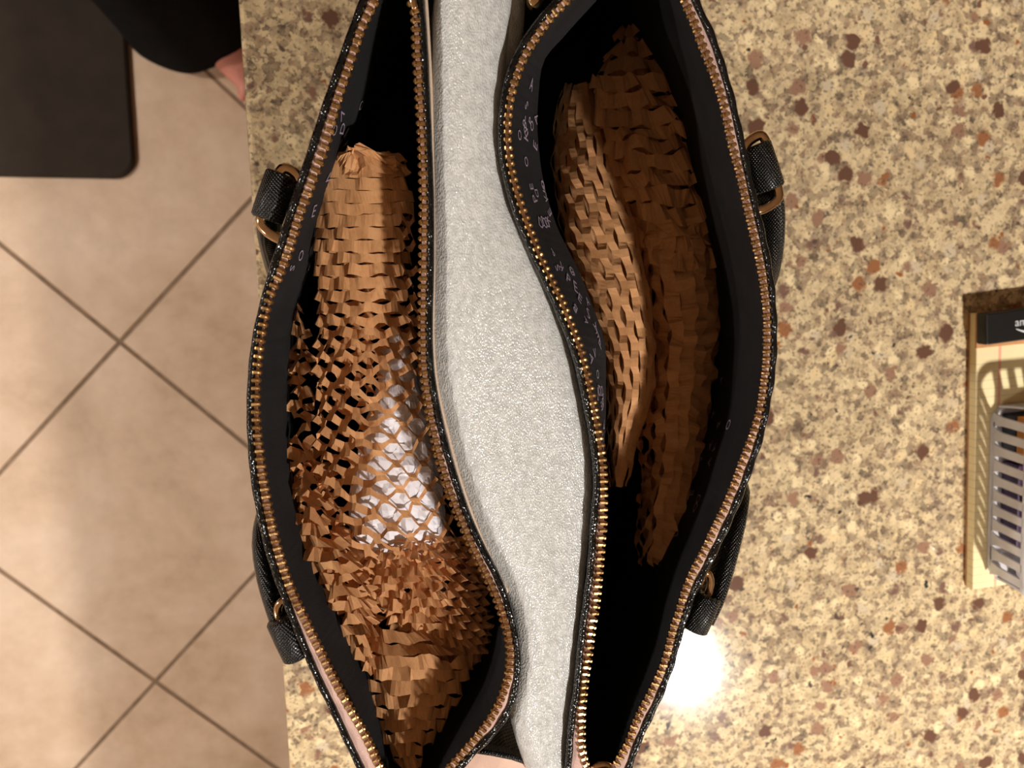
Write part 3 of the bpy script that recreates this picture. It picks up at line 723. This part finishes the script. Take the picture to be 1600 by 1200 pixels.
paper(slit_sheet(hump([(y, xl+5, xr-5, d+.006, dr) for y, xl, xr, d, dr in T7], 1.4), 6, 11, lambda a, b_: .04, lambda a, b_: .001, .0028, 83, along=True, freq=60), 'inner_layer', None, w7)
T8 = [(905,1008,1034,.085,.008),(940,1010,1030,.085,.008),(980,1014,1024,.087,.006)]
paper(slit_sheet(hump(T8, 1.3), 5, 2, lambda a, b_: .1, lambda a, b_: .001, .001, 91), 'paper_tip', 'small kraft paper tip lying deep in the lower right compartment')
# ------------------------------------------------------------------ legal pad, box and basket at the right
pa = P(1513, 489, CT); pang = math.atan2((P(1507, 915, CT)-pa).x, -(P(1507, 915, CT)-pa).y)
pad = empty('legal_pad', (pa.x, pa.y, CT+.0003), 'yellow ruled legal pad under the white basket', 'notepad'); pad.rotation_euler.z = pang
def local(o, parent): o.parent = parent; o.location = (0,0,0); return o
mb = MB(); mb.box((0, -.216, .0015), (.127, 0, .0085)); local(mb.build('sheets', M['pad'], bevel=.0006), pad)
mb = MB(); mb.box((0, -.216, 0), (.127, 0, .0014)); local(mb.build('backing_board', M['kraft']), pad)
mb = MB(); mb.box((-.0006, -.026, .0075), (.1276, .0007, .0092)); local(mb.build('binding_strip', M['kraft'], bevel=.0004, label='tan binding strip'), pad)
bx_ = empty('slim_box', pad.matrix_world @ Vector((0,0,0)), 'slim black box with white lettering lying across the top of the legal pad', 'box')
bx_.location = (pa.x, pa.y, CT+.0003+.0094); bx_.rotation_euler.z = pang+.035
mb = MB(); mb.box((-.0015, -.0225, 0), (.128, .0005, .010)); local(mb.build('body', M['box_black'], bevel=.001), bx_)
cu = bpy.data.curves.new('lettering', 'FONT'); cu.body = 'amazon'; cu.size = .0085; cu.resolution_u = 3
ob = bpy.data.objects.new('tmp', cu); C.objects.link(ob); bpy.context.view_layer.update()
me = bpy.data.meshes.new_from_object(ob); bpy.data.objects.remove(ob)
me.materials.append(M['logo_white'])
o = bpy.data.objects.new('lettering', me); C.objects.link(o); o.parent = bx_; o.location = (.0215, -.0115, .01015); o['label'] = 'white lettering'
mb = MB()
sm = [Vector((.0225+.020*k/12, -.0135-.0030*math.sin(math.pi*k/12)*1.0, .0101)) for k in range(13)]
mb.tube(sm, [.0002+.0006*math.sin(math.pi*(k+.5)/13) for k in range(13)], .0001, seg=6); mb.tube([Vector((.0410, -.0125, .0101)), Vector((.0433, -.0126, .0101)), Vector((.0425, -.0150, .0101))], .0004, .0001, seg=6)
local(mb.build('smile_arrow', M['logo_white']), bx_)
# basket
ba = P(1548, 634, CT+.009); bb = P(1541, 902, CT+.009); bang = math.atan2((bb-ba).x, -(bb-ba).y)
BL = (bb-ba).length; BW = .105; BH = .042; FL = .004
bas = empty('plastic_basket', (ba.x, ba.y, CT+.0092), 'white slotted plastic basket on the yellow legal pad', 'basket'); bas.rotation_euler.z = bang
def rrect(x0, x1, y0, y1, r_, z, n=5):
    out = []
    for cx, cy, s in ((x1-r_, y1-r_, 0), (x0+r_, y1-r_, 90), (x0+r_, y0+r_, 180), (x1-r_, y0+r_, 270)):
        for k in range(n+1): a = math.radians(s+90*k/n); out.append(Vector((cx+r_*math.cos(a), cy+r_*math.sin(a), z)))
    return out
def band(z0, z1, name, th=.0016):
    f0, f1 = FL*z0/BH, FL*z1/BH
    q = [rrect(-f, BW+f, -BL-f, f, .012, z) for f, z in ((f0, z0), (f1, z1), (f1-th, z1), (f0-th, z0))]
    mb = MB(); mb.grid(q+[q[0]], True); return local(mb.build(name, M['plastic'], None, True), bas)
band(0, .005, 'lower_band'); band(BH-.006, BH, 'rim', .0025)
mb = MB(); a = rrect(0, BW, -BL, 0, .012, 0); b_ = rrect(0, BW, -BL, 0, .012, .0015); mb.grid([a, b_], True); n = len(a); mb.f.append(tuple(range(n))); mb.f.append(tuple(n+k for k in range(n))); local(mb.build('basket_base', M['plastic']), bas)
sm_ = None
def slat(p, dirv, outv):
    """one slat of the basket wall: wide at the foot, narrow above"""
    global sm_
    if sm_ is None:
        mb = MB(); th = .0016; rows = []
        for z, wd in ((.003, .0060), (.006, .0046), (.013, .0033), (BH-.005, .0031)):
            f = FL*z/BH; rows.append([(-wd, f-th, z), (wd, f-th, z), (wd, f, z), (-wd, f, z)])
        mb.grid(rows, True); o = mb.build('slat', M['plastic'], None); sm_ = o
    else: o = sm_.copy(); C.objects.link(o)
    o.parent = bas; o.location = p; o.rotation_euler.z = math.atan2(dirv.y, dirv.x); return o
ns = 11
for k in range(ns):
    y = -.010-(BL-.02)*k/(ns-1)
    slat(Vector((0, y, 0)), Vector((0, -1, 0)) if False else Vector((0, 1, 0)), None)
    slat(Vector((BW, y, 0)), Vector((0, -1, 0)), None)
for k in range(8):
    x = .010+(BW-.02)*k/7
    slat(Vector((x, 0, 0)), Vector((1, 0, 0)), None); slat(Vector((x, -BL, 0)), Vector((-1, 0, 0)), None)
def inbasket(mb, name, mt, label, cat, smooth=False, bevel=0, parts=()):
    o = mb.build(name, M[mt], None, smooth, bevel=bevel, label=label, cat=cat); o.location = bas.location; o.rotation_euler.z = bang; return o
mb = MB(); mb.box((.008, -.040, .0017), (.095, -.006, .016)); o = inbasket(mb, 'small_carton', 'box_black', 'small black carton with an orange lid in the upper end of the white basket', 'carton', bevel=.001)
mb = MB(); mb.box((.0079, -.0401, .0162), (.0951, -.0059, .026)); l = mb.build('lid', M['orange_card'], None, bevel=.001, label='orange lid'); l.parent = o
mb = MB(); mb.box((.009, -.106, .0017), (.094, -.043, .018)); inbasket(mb, 'purple_carton', 'purple_card', 'dark purple carton in the middle of the white basket', 'carton', bevel=.0012)
def lump(c, rx, ry, rz, seed):
    mb = MB(); rows = []
    for j in range(13):
        a = -math.pi/2+math.pi*j/12
        row = []
        for k in range(22):
            d = Vector((rx*math.cos(a)*math.cos(k*math.pi/11), ry*math.cos(a)*math.sin(k*math.pi/11), rz*math.sin(a)))
            d *= 1+.22*noise.noise(d*70+Vector((seed, 0, 0))); d.z = max(d.z, -rz*.96); row.append(Vector(c)+d)
        rows.append(row)
    mb.grid(rows, True); return mb
inbasket(lump((.046, -.082, .030), .036, .030, .0125, 2), 'cloth_wad', 'tissue', 'white crumpled cloth wad lying on the purple carton in the basket', 'cloth')
inbasket(lump((.048, -.127, .0165), .034, .0150, .0145, 5), 'cloth_wad', 'tissue', 'white crumpled cloth wad in the lower end of the white basket', 'cloth')
